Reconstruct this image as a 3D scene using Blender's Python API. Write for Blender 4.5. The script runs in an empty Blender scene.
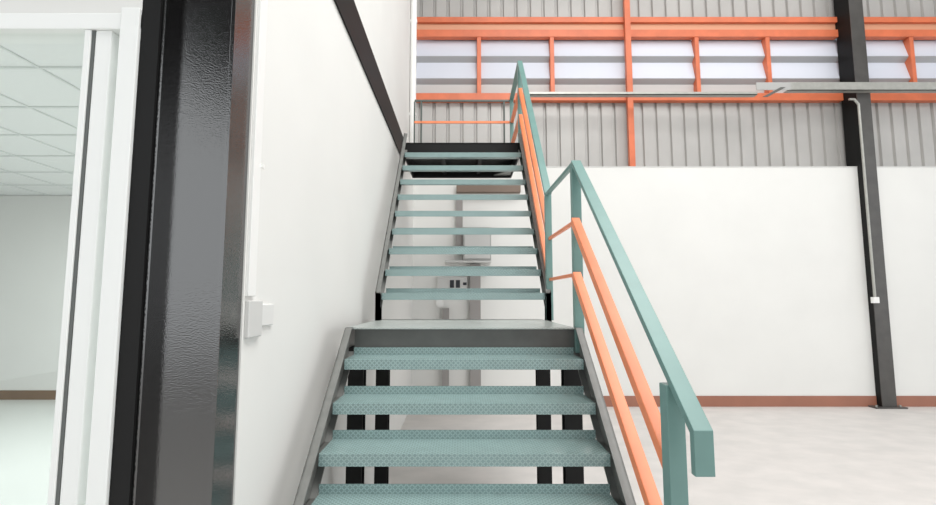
import bpy, bmesh, math, random
from mathutils import Vector
random.seed(4)
S = bpy.context.scene
COL = S.collection

# ------------------------------------------------------------------ camera
F_PX, PITCH, CX = 478.5, 0.097, 461.7
cd = bpy.data.cameras.new('camera'); cam = bpy.data.objects.new('camera', cd); COL.objects.link(cam)
cd.sensor_fit = 'HORIZONTAL'; cd.sensor_width = 36.0
cd.lens = 36.0 * F_PX / 936.0
cd.shift_x = (468.0 - CX) / 936.0
cam.location = (0, 0, 1.59); cam.rotation_euler = (math.pi/2 + PITCH, 0, 0)
cd.clip_start = 0.05
S.camera = cam

# ------------------------------------------------------------------ world (bright overcast daylight through the open hall)
w = bpy.data.worlds.new('overcast sky'); S.world = w; w.use_nodes = True
wn = w.node_tree.nodes; wn['Background'].inputs['Color'].default_value = (0.95, 0.98, 1.0, 1)
wn['Background'].inputs['Strength'].default_value = 1.75

def area(name, loc, rot, sx, sy, power, col=(1, 1, 1)):
    l = bpy.data.lights.new(name, 'AREA'); l.shape = 'RECTANGLE'; l.size = sx; l.size_y = sy
    l.energy = power; l.color = col
    o = bpy.data.objects.new(name, l); COL.objects.link(o); o.location = loc; o.rotation_euler = rot
    return o
area('overhead_fill', (5.5, 1.0, 8.6), (0, 0, 0), 6, 10, 500, (1, 0.985, 0.96))  # added overhead fill light, no opening in the roof
area('overhead_fill_stairs', (1.8, 0.5, 8.5), (0, 0, 0), 3, 6, 700, (1, 0.99, 0.97))  # second fill light, added above the stairs to lift the tread tops
area('office_light', (-3.6, 4.6, 3.2), (0, 0, 0), 3.5, 4.0, 160, (0.97, 1, 0.99))

S.view_settings.view_transform = 'Standard'; S.view_settings.look = 'None'
S.view_settings.gamma = 1.0; S.view_settings.use_curve_mapping = False
S.view_settings.exposure = -0.27

# ------------------------------------------------------------------ materials
def srgb(r, g, b):
    f = lambda c: (c/255/12.92) if c/255 <= 0.04045 else ((c/255+0.055)/1.055)**2.4
    return (f(r), f(g), f(b), 1)

def mat(name, rgb, rough=0.5, metal=0.0, var=0.0, vscale=8.0, bump=0.0, bscale=60.0, bdist=0.002, spec=0.5, bdetail=2.0, rgb2=None, stretch=None):
    m = bpy.data.materials.new(name); m.use_nodes = True
    nt = m.node_tree; n = nt.nodes; L = nt.links; b = n['Principled BSDF']
    b.inputs['Roughness'].default_value = rough; b.inputs['Metallic'].default_value = metal
    b.inputs['Specular IOR Level'].default_value = spec
    c1 = srgb(*rgb)
    c2 = srgb(*rgb2) if rgb2 else tuple(x*(1-var) for x in c1[:3]) + (1,)
    tc = n.new('ShaderNodeTexCoord')
    mp = n.new('ShaderNodeMapping'); L.new(tc.outputs['Object'], mp.inputs['Vector'])
    if stretch: mp.inputs['Scale'].default_value = stretch
    if var or rgb2:
        nz = n.new('ShaderNodeTexNoise'); nz.inputs['Scale'].default_value = vscale; nz.inputs['Detail'].default_value = 5
        L.new(mp.outputs[0], nz.inputs['Vector'])
        rp = n.new('ShaderNodeValToRGB'); rp.color_ramp.elements[0].position = 0.35; rp.color_ramp.elements[1].position = 0.65
        rp.color_ramp.elements[0].color = c2; rp.color_ramp.elements[1].color = c1
        L.new(nz.outputs['Fac'], rp.inputs['Fac']); L.new(rp.outputs[0], b.inputs['Base Color'])
    else:
        b.inputs['Base Color'].default_value = c1
    if bump:
        nb = n.new('ShaderNodeTexNoise'); nb.inputs['Scale'].default_value = bscale; nb.inputs['Detail'].default_value = bdetail
        L.new(mp.outputs[0], nb.inputs['Vector'])
        bp = n.new('ShaderNodeBump'); bp.inputs['Strength'].default_value = bump; bp.inputs['Distance'].default_value = bdist
        L.new(nb.outputs['Fac'], bp.inputs['Height']); L.new(bp.outputs[0], b.inputs['Normal'])
    return m

def checker_plate(name, rgb, rough=0.35):
    """painted raised-lozenge steel plate: two families of short bars at 45 degrees"""
    m = bpy.data.materials.new(name); m.use_nodes = True
    nt = m.node_tree; n = nt.nodes; L = nt.links; b = n['Principled BSDF']
    b.inputs['Roughness'].default_value = rough; b.inputs['IOR'].default_value = 1.7
    tc = n.new('ShaderNodeTexCoord')
    sep = n.new('ShaderNodeSeparateXYZ'); L.new(tc.outputs['Object'], sep.inputs[0])
    def M(op, a, bb=None):
        x = n.new('ShaderNodeMath'); x.operation = op
        for i, v in enumerate((a, bb)):
            if v is None: continue
            if isinstance(v, (int, float)): x.inputs[i].default_value = v
            else: L.new(v, x.inputs[i])
        return x.outputs[0]
    yz = M('ADD', sep.outputs['Y'], sep.outputs['Z'])
    P = 0.024
    u = M('MULTIPLY', M('ADD', sep.outputs['X'], yz), 1/P); v = M('MULTIPLY', M('SUBTRACT', sep.outputs['X'], yz), 1/P)
    def cell(a, off): return M('ABSOLUTE', M('SUBTRACT', M('FRACT', M('ADD', a, off)), 0.5))
    def bar(du, dv, wu, wv):
        return M('MULTIPLY', M('LESS_THAN', du, wu), M('LESS_THAN', dv, wv))
    h = M('MAXIMUM', bar(cell(u, 0), cell(v, 0), 0.40, 0.13), bar(cell(u, 0.5), cell(v, 0.5), 0.13, 0.40))
    bp = n.new('ShaderNodeBump'); bp.inputs['Strength'].default_value = 1.0; bp.inputs['Distance'].default_value = 0.004
    L.new(h, bp.inputs['Height']); L.new(bp.outputs[0], b.inputs['Normal'])
    nz = n.new('ShaderNodeTexNoise'); nz.inputs['Scale'].default_value = 14; nz.inputs['Detail'].default_value = 4
    L.new(tc.outputs['Object'], nz.inputs['Vector'])
    c = srgb(*rgb)
    mx = n.new('ShaderNodeMix'); mx.data_type = 'RGBA'
    mx.inputs[6].default_value = tuple(x*0.86 for x in c[:3])+(1,); mx.inputs[7].default_value = tuple(min(1, x*1.1) for x in c[:3])+(1,)
    L.new(nz.outputs['Fac'], mx.inputs[0])
    m2 = n.new('ShaderNodeMix'); m2.data_type = 'RGBA'; m2.blend_type = 'MULTIPLY'; m2.inputs[0].default_value = 1.0
    m3 = n.new('ShaderNodeMix'); m3.data_type = 'RGBA'; m3.inputs[6].default_value = (0.86, 0.88, 0.88, 1); m3.inputs[7].default_value = (1.35, 1.30, 1.32, 1)   # paint worn pale on the raised lozenges
    L.new(h, m3.inputs[0]); L.new(mx.outputs[2], m2.inputs[6]); L.new(m3.outputs[2], m2.inputs[7])
    L.new(m2.outputs[2], b.inputs['Base Color'])
    return m

M_white = mat('white plaster paint', (229, 229, 226), 0.75, var=0.03, vscale=1.5, bump=0.15, bscale=120, bdist=0.001)
M_ceiltile = mat('office ceiling tile', (238, 240, 239), 0.9, var=0.02, vscale=30)
M_alu = mat('white powder coated aluminium', (240, 242, 240), 0.35)
M_gasket = mat('grey rubber gasket', (96, 100, 98), 0.6)
M_concrete = mat('pale concrete floor', (216, 212, 209), 0.55, rgb2=(206, 203, 200), vscale=3.2, bump=0.1, bscale=20, stretch=(1, 1.4, 1))
M_office_floor = mat('office pale tile floor', (222, 226, 223), 0.35, var=0.03, vscale=1)
M_skirt = mat('brown skirting tile', (160, 108, 88), 0.45, var=0.12, vscale=3)
M_skirt2 = mat('dark brown office skirting', (118, 92, 66), 0.45, var=0.1, vscale=3)
M_black = mat('glossy black steel paint', (20, 20, 20), 0.05, bump=0.6, bscale=230, bdist=0.0009, bdetail=1.0)
M_black.node_tree.nodes['Principled BSDF'].inputs['IOR'].default_value = 2.3
M_blackmatt = mat('satin black steel paint', (20, 20, 20), 0.55, spec=0.25)
M_darkgrey = mat('dark grey steel paint', (98, 99, 96), 0.4, var=0.15, vscale=10)
M_colgrey = mat('column paint with lit grey', (82, 80, 78), 0.3, var=0.2, vscale=6)  # black column paint made greyer, reflected light on its front put into the colour
M_stringer = mat('grey stringer paint', (120, 121, 118), 0.42, var=0.15, vscale=18)
M_tread = checker_plate('teal grey checker plate', (138, 163, 161), 0.24)
M_landing = checker_plate('pale grey checker plate', (168, 176, 172), 0.3)
M_teal = mat('teal grey gloss paint', (110, 145, 140), 0.35, var=0.08, vscale=9)
M_railgrey = mat('dark greenish rail paint', (84, 92, 88), 0.4)
M_orange = mat('orange paint', (247, 144, 98), 0.4, var=0.08, vscale=10)
M_orange_dk = mat('orange girt paint', (220, 118, 80), 0.45, var=0.15, vscale=4)
M_sheet = mat('grey corrugated steel sheet', (182, 180, 177), 0.45, metal=0.1, var=0.08, vscale=2)
M_louvre = mat('pale polycarbonate louvre blade', (212, 215, 226), 0.4)
M_lipgrey = mat('grey shaded blade underside', (172, 173, 176), 0.5)
M_sill = mat('grey sill panel', (196, 194, 192), 0.5)
M_galv = mat('galvanised steel', (178, 178, 172), 0.4, metal=0.4, var=0.12, vscale=12)
M_pvc = mat('white pvc', (238, 238, 236), 0.4)
M_greybox = mat('pale grey enclosure plastic', (206, 206, 204), 0.45)
M_greypanel = mat('grey enclosure steel', (172, 172, 170), 0.45)
M_post = mat('grey post paint', (150, 146, 144), 0.5)
M_dark = mat('dark socket plastic', (40, 42, 48), 0.4)
M_roof = mat('dark roof underside', (44, 43, 42), 0.7)
M_brown = mat('brown lintel paint', (124, 108, 96), 0.6)

gl = bpy.data.materials.new('clear greenish glass'); gl.use_nodes = True
n = gl.node_tree.nodes; L = gl.node_tree.links; n.remove(n['Principled BSDF'])
tr = n.new('ShaderNodeBsdfTransparent'); tr.inputs[0].default_value = (0.98, 0.992, 0.986, 1)
gs = n.new('ShaderNodeBsdfGlossy'); gs.inputs['Roughness'].default_value = 0.02
mx = n.new('ShaderNodeMixShader'); mx.inputs[0].default_value = 0.035; L.new(tr.outputs[0], mx.inputs[1]); L.new(gs.outputs[0], mx.inputs[2])
L.new(mx.outputs[0], n['Material Output'].inputs['Surface'])
M_glass = gl

# ------------------------------------------------------------------ helpers
def box(bm, x0, x1, y0, y1, z0, z1):
    v = [bm.verts.new((x, y, z)) for x in (x0, x1) for y in (y0, y1) for z in (z0, z1)]
    for f in ((0,1,3,2),(4,6,7,5),(0,4,5,1),(2,3,7,6),(0,2,6,4),(1,5,7,3)): bm.faces.new([v[i] for i in f])
def prism(bm, pts, x0, x1):
    """polygon in the YZ plane pushed along X"""
    a = [bm.verts.new((x0, y, z)) for y, z in pts]; b = [bm.verts.new((x1, y, z)) for y, z in pts]
    k = len(pts)
    bm.faces.new(a); bm.faces.new(b[::-1])
    for i in range(k): bm.faces.new((a[i], a[(i+1) % k], b[(i+1) % k], b[i]))
def zprism(bm, pts, z0, z1):
    a = [bm.verts.new((x, y, z0)) for x, y in pts]; b = [bm.verts.new((x, y, z1)) for x, y in pts]
    k = len(pts)
    bm.faces.new(a); bm.faces.new(b[::-1])
    for i in range(k): bm.faces.new((a[i], a[(i+1) % k], b[(i+1) % k], b[i]))
def cyl(bm, p, q, r, seg=14):
    p = Vector(p); q = Vector(q); d = (q-p).normalized()
    u = d.orthogonal().normalized(); v = d.cross(u)
    A = [bm.verts.new(p + r*(u*math.cos(t)+v*math.sin(t))) for t in [2*math.pi*i/seg for i in range(seg)]]
    B = [bm.verts.new(q + r*(u*math.cos(t)+v*math.sin(t))) for t in [2*math.pi*i/seg for i in range(seg)]]
    bm.faces.new(A[::-1]); bm.faces.new(B)
    for i in range(seg): bm.faces.new((A[i], A[(i+1) % seg], B[(i+1) % seg], B[i]))
def sweep(bm, path, wd, ht):
    """rectangular bar along a path: wd horizontal, ht across in the plane of travel; mitred"""
    P = [Vector(p) for p in path]; rings = []
    for i, p in enumerate(P):
        d0 = (P[i]-P[i-1]).normalized() if i else None
        d1 = (P[i+1]-P[i]).normalized() if i < len(P)-1 else None
        if d0 is None: d0 = d1
        if d1 is None: d1 = d0
        t = (d0+d1).normalized()
        def side(d):
            s = d.cross(Vector((0, 0, 1)))
            return s.normalized() if s.length > 1e-3 else None
        s0, s1 = side(d0), side(d1)
        s = s0 or s1 or Vector((1, 0, 0))
        if s0 and s1:
            s = (s0+s1).normalized(); ks = 1/max(0.3, s.dot(s0))
        else: ks = 1
        up = s.cross(t).normalized(); ku = 1/max(0.3, math.cos(d0.angle(t))) if (s0 is None or s1 is None or (s0-s1).length < 1e-3) else 1
        rings.append([bm.verts.new(p + s*a*wd/2*ks + up*b*ht/2*ku) for a, b in ((-1,-1),(1,-1),(1,1),(-1,1))])
    for A, B in zip(rings, rings[1:]):
        for i in range(4): bm.faces.new((A[i], A[(i+1) % 4], B[(i+1) % 4], B[i]))
    bm.faces.new(rings[0][::-1]); bm.faces.new(rings[-1])
def obj(name, bm, m, parent=None, bevel=0.0, **tags):
    bmesh.ops.recalc_face_normals(bm, faces=bm.faces)
    me = bpy.data.meshes.new(name); bm.to_mesh(me); bm.free(); me.materials.append(m)
    o = bpy.data.objects.new(name, me); COL.objects.link(o)
    if parent: o.parent = parent; o.matrix_parent_inverse = parent.matrix_world.inverted()
    if bevel:
        md = o.modifiers.new('bevel', 'BEVEL'); md.width = bevel; md.segments = 2; md.limit_method = 'ANGLE'
        md.harden_normals = False
    for k, v in tags.items(): o[k] = v
    return o
def boxes(name, lst, m, parent=None, bevel=0.0, **tags):
    bm = bmesh.new()
    for b in lst: box(bm, *b)
    return obj(name, bm, m, parent, bevel, **tags)
def empty(name, loc, **tags):
    o = bpy.data.objects.new(name, None); COL.objects.link(o); o.location = loc; o.empty_display_size = 0.2
    bpy.context.view_layer.update()
    for k, v in tags.items(): o[k] = v
    return o
ST = dict(kind='structure')

# ------------------------------------------------------------------ the setting
XW = -0.75            # face of the left wall
YB = 7.303            # face of the white wall at the back
YS = 7.56             # corrugated sheet plane
boxes('floor', [(-9, 16, -16, 9.0, -0.12, 0)], M_concrete, **ST)
boxes('ceiling', [(-9, 16, -15, 9.0, 9.0, 9.1)], M_roof, **ST)
boxes('wall_left', [(XW-0.12, XW, 1.652, YB, 0, 8.95)], M_white, **ST)
boxes('wall_back', [(XW-0.12, 15, YB, YS+0.14, 0, 3.635)], M_white, **ST)
boxes('trim_1', [(XW, 15, YB-0.006, YS-0.06, 3.635, 3.65)], M_greybox, **ST)     # coping on the low wall
bm = bmesh.new()
box(bm, XW+0.001, 6.165, YB-0.014, YB-0.001, 0, 0.155); box(bm, 6.415, 15, YB-0.014, YB-0.001, 0, 0.155)
obj('baseboard_back', bm, M_skirt, **ST)

# corrugated cladding above the low wall, with an opening for the louvres
def sheet(name, x0, x1, z0, z1):
    bm = bmesh.new(); pitch = 0.226; pts = []
    k = math.ceil(x0/pitch); x = x0; pts.append((x0, 0))
    while True:
        c = k*pitch
        if c+0.03 > x1: break
        if c-0.03 > x0: pts += [(c-0.03, 0), (c-0.016, 0.036), (c+0.016, 0.036), (c+0.03, 0)]
        k += 1
    pts.append((x1, 0))
    lo = [bm.verts.new((x, YS+d, z0)) for x, d in pts]; hi = [bm.verts.new((x, YS+d, z1)) for x, d in pts]
    for i in range(len(pts)-1): bm.faces.new((lo[i], lo[i+1], hi[i+1], hi[i]))
    o = obj(name, bm, M_sheet, **ST)
    s = o.modifiers.new('thickness', 'SOLIDIFY'); s.thickness = 0.004; s.offset = 0
    return o
sheet('wall_back_cladding', -0.86, 15, 3.60, 4.86)
sheet('wall_back_cladding', -0.86, 15, 6.04, 8.95)

# office: front partition, room behind it
YF = 1.50
boxes('wall_office_front', [(-8.5, -1.059, YF, YF+0.11, 2.53, 3.9)], M_white, **ST)
boxes('wall_office_back', [(-8.5, XW-0.121, 7.763, 7.88, 0, 3.29)], M_white, **ST)
boxes('wall_office_left', [(-8.6, -8.5, YF, 7.88, 0, 3.9)], M_white, **ST)
boxes('floor_office', [(-8.5, XW-0.121, YF+0.09, 7.763, 0.0, 0.008)], M_office_floor, **ST)
boxes('ceiling_office', [(-8.5, XW-0.121, YF+0.111, 7.88, 3.30, 3.42)], M_ceiltile, **ST)
boxes('baseboard_office_back', [(-8.49, XW-0.122, 7.748, 7.762, 0.008, 0.15)], M_skirt2, **ST)
bm = bmesh.new()
for i in range(12):
    x = -0.93-0.733*i
    if x > -8.45 : box(bm, x-0.009, x+0.009, YF+0.13, 7.74, 3.290, 3.2995)
for i in range(9):
    y = 7.06-0.733*i
    if y > 1.7: box(bm, -8.45, -0.89, y-0.012, y+0.012, 3.289, 3.2990)
obj('trim_2', bm, mat('grey ceiling grid', (218, 222, 220), 0.5), **ST)

# ------------------------------------------------------------------ office glazing
wf = boxes('window_1', [(-8.5, -1.0590, YF-0.005, YF+0.09, 2.475, 2.53), (-8.5, -1.0590, YF, YF+0.10, 0.0, 0.10),
                        (-1.1200, -1.0590, YF-0.012, YF+0.09, 0.0, 2.545)], M_alu, bevel=0.003, **ST)
boxes('sliding_stile', [(-1.2110, -1.1570, YF+0.005, YF+0.045, 0.10, 2.475)], M_alu, wf, 0.004)
boxes('gasket', [(-1.2215, -1.2112, YF+0.004, YF+0.05, 0.10, 2.475)], M_gasket, wf)
boxes('stile', [(-1.2430, -1.2220, YF-0.001, YF+0.05, 0.10, 2.475)], M_alu, wf, 0.003)
boxes('pane', [(-4.6, -1.2430, YF+0.02, YF+0.028, 0.10, 2.475), (-1.1570, -1.1200, YF+0.05, YF+0.058, 0.10, 2.475)], M_glass, wf)
boxes('latch', [(-1.1320, -1.1200, YF+0.06, YF+0.10, 2.27, 2.33)], M_alu, wf, 0.003)

# ------------------------------------------------------------------ black steel column beside the office front
c = empty('steel_column', (-0.88, 1.57, 0), label='glossy black steel column in the left foreground between the office glazing and the white wall', category='column')
boxes('web', [(-0.985, -0.768, 1.560, 1.570, 0, 8.9)], M_black, c)
boxes('flange', [(-0.768, -0.755, 1.510, 1.651, 0, 8.9)], M_black, c, 0.0015)
boxes('flange', [(-0.997, -0.985, 1.510, 1.651, 0, 8.9)], M_black, c, 0.0015)
boxes('side_plate', [(-1.0575, -0.998, 1.500, 1.520, 0, 8.9)], M_blackmatt, c)

# ------------------------------------------------------------------ things on the left wall
boxes('wall_beam', [(XW+0.001, XW+0.013, 1.80, 5.96, 3.33, 3.625)], M_blackmatt, label='long flat black steel beam running along the white wall above the stairs', category='beam')
t = boxes('cable_trunking', [(XW, XW+0.012, 1.662, 1.722, 1.60, 8.5)], M_pvc, bevel=0.002, label='white vertical cable trunking on the wall right beside the black foreground column', category='trunking')
boxes('clip', [(XW+0.012, XW+0.02, 1.716, 1.734, 2.07, 2.085)], M_pvc, t)
j = boxes('junction_box', [(XW, XW+0.016, 1.665, 1.78, 1.455, 1.585)], M_greybox, bevel=0.004, label='small pale grey junction box on the white wall at the foot of the trunking', category='junction box')
boxes('side_cover', [(XW, XW+0.01, 1.781, 1.90, 1.49, 1.57)], mat('paler grey plastic', (222, 222, 220), 0.5), j, 0.003)
bm = bmesh.new(); cyl(bm, (XW+0.05, 6.62, 3.35), (XW+0.05, 6.62, 8.9), 0.045)
o = obj('downpipe', bm, M_pvc, label='white vertical downpipe at the far end of the left wall', category='pipe')
for z in (4.2, 5.6):
    boxes('bracket', [(XW, XW+0.1, 6.60, 6.64, z, z+0.04)], M_pvc, o)

# ------------------------------------------------------------------ staircase
stair = empty('staircase', (0, 2.7, 0), label='steel staircase with teal checker plate treads, grey stringers, orange and teal railings', category='staircase')
XL, XR = -0.645, 0.668
def chan(poly_top, poly_bot, xo, inward, name='stringer'):
    bm = bmesh.new(); s = inward
    web = poly_top + poly_bot[::-1]
    prism(bm, web, min(xo, xo+s*0.008), max(xo, xo+s*0.008))
    def strip(poly, off):
        q = [(y, z+off) for y, z in poly]
        prism(bm, poly + q[::-1], min(xo, xo+s*0.038), max(xo, xo+s*0.038))
    strip(poly_top, -0.010); strip(poly_bot, 0.010)
    return obj(name, bm, M_stringer, stair)
lo_m = 0.823; up_m = 1.11
def lz(y): return 1.431 - (2.672-y)*lo_m
y_foot = 2.672-1.431/lo_m
for xo, s in ((XL, 1), (XR, -1)):
    d = 0.20
    chan([(y_foot, 0.0), (2.672, 1.431), (2.74, 1.431)], [(y_foot+d/lo_m, 0.0), (2.74, 1.431-d+0.068*lo_m)], xo, s)
    def uz(y): return 1.690 + (y-3.626)*up_m
    chan([(3.585, 1.431), (3.585, uz(3.585)), (5.20, uz(5.20))], [(3.66, 1.431), (3.66, uz(3.66)-0.20), (5.20, uz(5.20)-0.20)], xo, s)
TX0, TX1 = -0.606, 0.629
def tread_mesh():
    bm = bmesh.new(); t = 0.006
    pr_ = [(0, 0), (0.225, 0), (0.225, 0.040), (0.219, 0.040), (0.219, -t), (t, -t), (t, -0.052), (0, -0.052)]
    pr_ = [(0, 0), (0.219, 0), (0.219, 0.040), (0.225, 0.040), (0.225, -t), (t, -t), (t, -0.052), (0, -0.052)]
    prism(bm, pr_, TX0, TX1)
    return bm
t0 = None
lower = [(2.51, 1.28), (2.305, 1.103), (2.10, 0.937), (1.897, 0.768), (1.695, 0.60), (1.49, 0.432), (1.285, 0.262)]
upper = [(3.626+0.166*k, 1.636+0.188*k) for k in range(9)]
for y, z in lower + upper:
    if t0 is None:
        t0 = obj('tread', tread_mesh(), M_tread, stair, 0.0012)
        t0.matrix_parent_inverse.identity(); o = t0
        bm = bmesh.new()
        box(bm, XL+0.009, XL+0.013, 0.03, 0.20, -0.05, -0.007); box(bm, XL+0.009, TX0+0.03, 0.03, 0.20, -0.011, -0.007)
        cl = obj('cleat', bm, M_darkgrey, t0); cl.matrix_parent_inverse.identity()
        bm = bmesh.new()
        box(bm, XR-0.013, XR-0.009, 0.03, 0.20, -0.05, -0.007); box(bm, TX1-0.03, XR-0.009, 0.03, 0.20, -0.011, -0.007)
        cr = obj('cleat', bm, M_darkgrey, t0); cr.matrix_parent_inverse.identity()
    else:
        o = t0.copy(); COL.objects.link(o); o.parent = stair
        for ch in (cl, cr):
            q = ch.copy(); COL.objects.link(q); q.parent = o
    o.location = (0, y-2.7, z)
# landing
boxes('landing_plate', [(-0.648, 0.637, 2.700, 3.86, 1.422, 1.431)], M_landing, stair, 0.001)
boxes('landing_beam', [(-0.606, 0.629, 2.745, 2.753, 1.317, 1.421), (-0.606, 0.629, 2.753, 2.80, 1.317, 1.325)], M_darkgrey, stair)
boxes('landing_beam', [(-0.606, 0.629, 3.84, 3.848, 1.317, 1.421)], M_darkgrey, stair)
boxes('landing_beam', [(-0.645, -0.637, 2.745, 3.85, 1.317, 1.421)], M_darkgrey, stair)
boxes('landing_beam', [(0.629, 0.637, 2.745, 3.85, 1.317, 1.421)], M_darkgrey, stair)
# black legs (H sections)
def leg(x0, x1, y0, y1, z1):
    m = (x0+x1)/2
    boxes('leg', [(x0, x1, y0, y0+0.008, 0.012, z1), (x0, x1, y1-0.008, y1, 0.012, z1), (m-0.004, m+0.004, y0+0.008, y1-0.008, 0.012, z1),
                  (x0-0.03, x1+0.03, y0-0.03, y1+0.03, 0, 0.012)], M_blackmatt, stair)
leg(-0.655, -0.567, 2.81, 2.90, 1.317); leg(0.590, 0.690, 2.81, 2.90, 1.317)
leg(-0.644, -0.550, 3.66, 3.75, 1.317); leg(0.567, 0.665, 3.66, 3.75, 1.317)
# upper platform
boxes('platform_plate', [(-0.645, 0.668, 5.22, 6.24, 3.325, 3.335)], M_blackmatt, stair)
boxes('platform_beam', [(-0.640, 0.640, 5.225, 5.235, 3.200, 3.324), (-0.640, 0.640, 5.235, 5.29, 3.200, 3.210)], M_blackmatt, stair)
boxes('platform_beam', [(-0.640, 0.640, 6.20, 6.21, 3.195, 3.324), (-0.640, 0.640, 6.21, 6.26, 3.195, 3.205)], M_blackmatt, stair)
boxes('platform_beam', [(-0.655, -0.641, 5.10, 6.26, 3.195, 3.324)], M_blackmatt, stair)
boxes('platform_beam', [(0.645, 0.659, 5.10, 6.26, 3.195, 3.324)], M_blackmatt, stair)
for x in (-0.22, 0.22): boxes('platform_joist', [(x-0.02, x+0.02, 5.236, 6.199, 3.235, 3.324)], M_blackmatt, stair)
bm = bmesh.new(); zprism(bm, [(0.64, 5.9), (0.64, 6.19), (0.42, 6.19)], 3.215, 3.225); obj('gusset_plate', bm, M_stringer, stair)
# railings
XC = 0.6675
def post(x0, x1, y0, y1, z0, z1, m=M_teal): boxes('post', [(x0, x1, y0, y1, z0, z1)], m, stair, 0.003)
post(0.631, 0.686, 1.51, 1.565, 0.38, 1.325)
post(0.638, 0.690, 2.715, 2.765, 1.29, 2.372)
post(0.638, 0.686, 3.60, 3.648, 1.432, 2.385)
post(0.642, 0.690, 5.25, 5.298, 3.20, 4.292)
post(0.642, 0.690, 6.15, 6.198, 3.336, 4.24)
for x in (-0.64, -0.55, 0.555): post(x, x+0.022, 6.17, 6.192, 3.336, 4.22, M_railgrey)
rail_up = [(XC, 3.64, 2.40), (XC, 5.262, 4.303), (XC, 6.175, 4.25)]
rail = [(XC, 1.375, 1.105), (XC, 1.375, 1.222), (XC, 2.74, 2.388)]
for pth in (rail, rail_up):
    bm = bmesh.new(); sweep(bm, pth, 0.055, 0.026); obj('handrail', bm, M_teal, stair, 0.002)
bm = bmesh.new(); sweep(bm, [(XC-0.012, 2.745, 2.378), (XC-0.012, 3.62, 2.392)], 0.024, 0.024); obj('handrail', bm, M_teal, stair, label='thin teal bar beside the landing')
bm = bmesh.new(); sweep(bm, [(0.64, 6.18, 4.232), (-0.63, 6.18, 4.232)], 0.024, 0.024); obj('handrail', bm, M_railgrey, stair, label='dark top bar at the back of the platform')
mm = (2.375-1.222)/(2.725-1.375)
for dz in (0.335, 0.645):
    z0 = 2.372-dz
    path = [(XC-0.010, 1.555, z0-(2.70-1.565)*mm), (XC-0.018, 2.715, z0)]
    bm = bmesh.new(); sweep(bm, path, 0.046, 0.044); obj('mid_rail', bm, M_orange, stair, 0.003, label='orange lower railing bar')
    bm = bmesh.new(); sweep(bm, [(XC, 2.765, z0+0.005), (XC, 3.60, z0+0.01)], 0.02, 0.02); obj('mid_rail', bm, M_orange, stair, label='thin orange bar beside the landing')
    um = (4.303-2.395)/(5.262-3.61)
    bm = bmesh.new(); sweep(bm, [(XC, 3.648, z0+0.05), (XC, 5.26, 4.303-dz), (XC, 6.15, 4.27-dz)], 0.040, 0.040); obj('mid_rail', bm, M_orange, stair, label='orange upper railing bar')
    bm = bmesh.new(); sweep(bm, [(0.64, 6.180, 4.27-dz), (-0.63, 6.180, 4.27-dz)], 0.02, 0.03); obj('mid_rail', bm, M_orange, stair, label='orange bar across the back of the platform')

# ------------------------------------------------------------------ back wall steelwork
def girt(z0, z1, label, m=M_orange_dk, x0=-0.74):
    bm = bmesh.new()
    for a, b in ((x0, 6.165), (6.415, 12)):
        box(bm, a, b, YS-0.11, YS-0.104, z0, z1); box(bm, a, b, YS-0.104, YS-0.004, z1-0.006, z1); box(bm, a, b, YS-0.104, YS-0.004, z0, z0+0.006)
    obj('wall_girt', bm, m, label=label, category='girt', group='orange girts on the back wall')
girt(6.115, 6.205, 'uppermost horizontal orange girt on the corrugated wall, just above the louvres')
boxes('girt_flashing', [(-0.74, 6.165, YS-0.06, YS-0.05, 5.986, 6.114), (6.415, 12, YS-0.06, YS-0.05, 5.986, 6.114)], mat('faded orange flashing', (214, 156, 124), 0.5), label='faded orange flashing strip between the two upper girts above the louvres', category='flashing')
girt(5.865, 5.985, 'horizontal orange girt forming the head of the louvre band')
girt(4.785, 4.905, 'horizontal orange girt forming the sill of the louvre band')
boxes('girt_post', [(2.655, 2.745, YS-0.18, YS-0.111, 3.66, 8.9)], M_orange_dk, label='tall vertical orange post crossing the corrugated wall and louvres', category='post')

mulls = [-0.80, 0.283, 1.477, 2.75, 3.848, 5.01, 6.28, 7.365, 8.6, 9.8, 11.0]
where = ['beside the left wall, above the stair platform', 'directly above the top end of the stair handrail', 'immediately left of the tall orange post',
         'immediately right of the tall orange post', 'second bay to the right of the tall orange post', 'left of the charcoal column', 'right of the charcoal column', 'at the right edge of the photo']
for i in range(8):
    a, b = mulls[i], mulls[i+1]
    e = empty('louvre_window', ((a+b)/2, YS-0.05, 4.91), label='louvred window bay, '+where[i], category='window', group='louvre bays in the back wall')
    x0, x1 = a+0.035, b-0.035
    if a < -0.7: x0 = XW+0.005
    for zt, zb in ((5.862, 5.56), (5.485, 5.18)):
        bm = bmesh.new()
        prism(bm, [(YS+0.02, zt), (YS+0.028, zt), (YS-0.052, zb), (YS-0.060, zb)], x0, x1)
        bl = obj('blade', bm, M_louvre, e)
        bm = bmesh.new()      # return lip under the blade, underside shade put into its grey
        prism(bm, [(YS-0.058, zb-0.002), (YS+0.03, zb-0.075), (YS+0.022, zb-0.078), (YS-0.060, zb-0.010)], x0, x1)
        obj('blade_lip', bm, M_lipgrey, bl)
    bm = bmesh.new(); prism(bm, [(YS+0.005, 5.10), (YS+0.013, 5.10), (YS+0.03, 4.89), (YS+0.022, 4.89)], x0, x1)
    obj('sill_panel', bm, M_sill, e)
    boxes('back_panel', [(x0-0.03, x1+0.03, YS+0.075, YS+0.09, 4.86, 6.04)], M_louvre, e)
    if a > -0.7 and i not in (3,):
        boxes('mullion', [(a-0.033, a+0.033, YS-0.10, YS+0.05, 4.906, 5.864)], M_orange_dk, e, 0.004)

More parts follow.
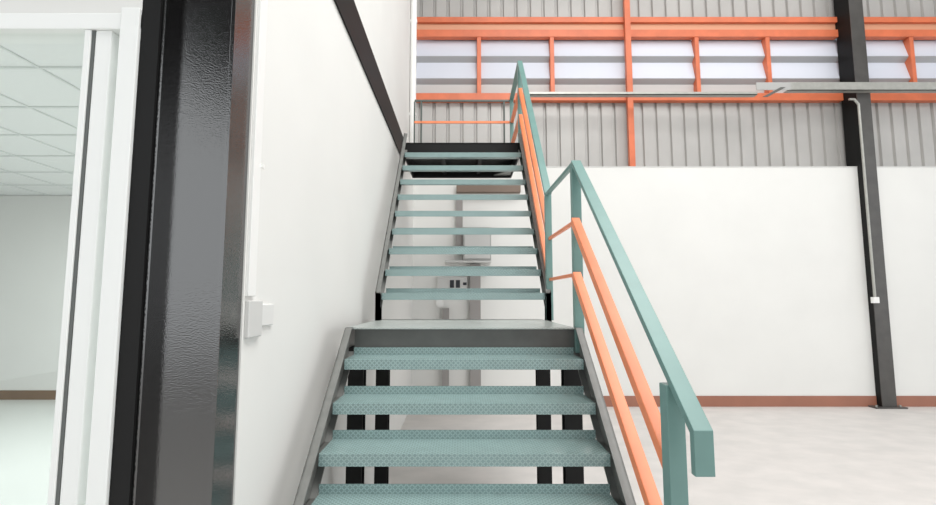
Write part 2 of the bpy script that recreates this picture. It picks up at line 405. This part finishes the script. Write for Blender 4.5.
# charcoal column in front of the back wall
cc = empty('steel_column', (6.30, 7.3, 0), label='tall charcoal steel column standing against the back wall at the right, on a base plate', category='column')
boxes('flange', [(6.17, 6.385, 7.200, 7.212, 0.02, 8.9)], M_colgrey, cc, 0.002)
boxes('web', [(6.17, 6.182, 7.212, 7.302, 0.02, 8.9), (6.17, 6.182, 7.302, 7.50, 3.652, 8.9)], M_blackmatt, cc)
boxes('web', [(6.373, 6.385, 7.212, 7.302, 0.02, 8.9), (6.373, 6.385, 7.302, 7.50, 3.652, 8.9)], M_blackmatt, cc)
boxes('base_plate', [(6.03, 6.49, 7.14, 7.30, 0, 0.02)], M_colgrey, cc, 0.003)
for x in (6.07, 6.42):
    bm = bmesh.new(); cyl(bm, (x, 7.19, 0.02), (x, 7.19, 0.045), 0.014, 8); obj('anchor_bolt', bm, M_galv, cc)

# cable tray, conduit on the column
t = empty('cable_tray', (4.6, 7.1, 4.8), label='long grey cable tray running across the back wall in front of the louvres', category='cable tray')
boxes('tray_run', [(5.02, 12, 7.09, 7.10, 4.79, 4.92), (5.02, 12, 7.09, 7.19, 4.79, 4.80)], M_galv, t)
boxes('tray_splice', [(4.53, 5.06, 7.075, 7.088, 4.79, 4.91)], M_greypanel, t)
boxes('tray_run', [(1.0, 4.55, 7.09, 7.10, 4.72, 4.765), (1.0, 4.55, 7.09, 7.19, 4.72, 4.73)], M_galv, t)
bm = bmesh.new()
prism_pts = [(4.62, 4.68), (4.70, 4.68), (4.98, 4.83), (4.90, 4.83)]
a = [bm.verts.new((x, 7.07, z)) for x, z in prism_pts]; b = [bm.verts.new((x, 7.085, z)) for x, z in prism_pts]
bm.faces.new(a); bm.faces.new(b[::-1])
for i in range(4): bm.faces.new((a[i], a[(i+1) % 4], b[(i+1) % 4], b[i]))
obj('bracket', bm, M_darkgrey, t)
bm = bmesh.new()
pp = [(6.02, 7.17, 4.68), (6.10, 7.17, 4.68), (6.16, 7.17, 4.60), (6.165, 7.17, 1.62)]
for p, q in zip(pp, pp[1:]): cyl(bm, p, q, 0.018, 10)
cnd = obj('conduit', bm, M_galv, label='thin pale conduit pipe running down the front of the charcoal column', category='pipe')
boxes('outlet_box', [(6.12, 6.21, 7.145, 7.198, 1.53, 1.62)], M_pvc, cnd, 0.004)

# ------------------------------------------------------------------ services seen through the upper flight
yb = 7.16
boxes('wall_conduit', [(-0.087, 0.015, YB-0.07, YB-0.001, 2.67, 3.12)], M_post, label='short grey conduit above the grey cabinet, seen between the upper treads', category='conduit')
cb = boxes('electrical_cabinet', [(0.02, 0.44, YB-0.20, YB-0.001, 2.17, 2.665)], M_greypanel, bevel=0.004, label='grey electrical cabinet on the back wall seen between the upper treads', category='cabinet')
boxes('side_duct', [(-0.09, 0.018, YB-0.12, YB-0.001, 2.28, 2.665)], M_post, cb)
boxes('door', [(0.04, 0.42, YB-0.208, YB-0.2005, 2.19, 2.645)], M_greybox, cb, 0.003)
boxes('wall_shelf', [(-0.25, 0.44, YB-0.24, YB-0.001, 2.13, 2.16)], M_greybox, label='narrow grey shelf under the electrical cabinet on the back wall', category='shelf')
boxes('wall_post', [(0.124, 0.283, YB-0.12, YB-0.002, 0.0, 2.11)], M_post, label='grey post standing under the shelf and cabinet against the back wall', category='post')
boxes('service_post', [(-0.29, -0.19, YB-0.12, YB-0.002, 0.0, 1.455)], M_post, label='short grey post to the left of the grey wall post behind the stairs', category='post')
sb = boxes('socket_box', [(-0.37, 0.085, YB-0.07, YB-0.001, 1.70, 1.92)], M_greybox, bevel=0.004, label='pale socket box with three dark sockets on the back wall behind the stairs', category='socket')
for x, z0, z1, wd in ((-0.178, 1.76, 1.875, 0.062), (-0.088, 1.76, 1.875, 0.062), (0.02, 1.80, 1.84, 0.055)):
    boxes('socket', [(x, x+wd, YB-0.078, YB-0.0702, z0, z1)], M_dark, sb)
bm = bmesh.new(); cyl(bm, (-0.33, YB-0.06, 1.53), (-0.33, YB-0.002, 1.53), 0.06, 18)
obj('wall_outlet', bm, M_pvc, label='round white outlet on the back wall above the short grey post', category='outlet')
boxes('steel_lintel', [(-0.08, 0.90, YB-0.13, YB-0.001, 3.22, 3.33)], M_brown, label='short brown lintel on the back wall seen under the platform', category='lintel')

for o in bpy.data.objects:
    if o.parent is None and 'category' in o: o['kind'] = 'thing'
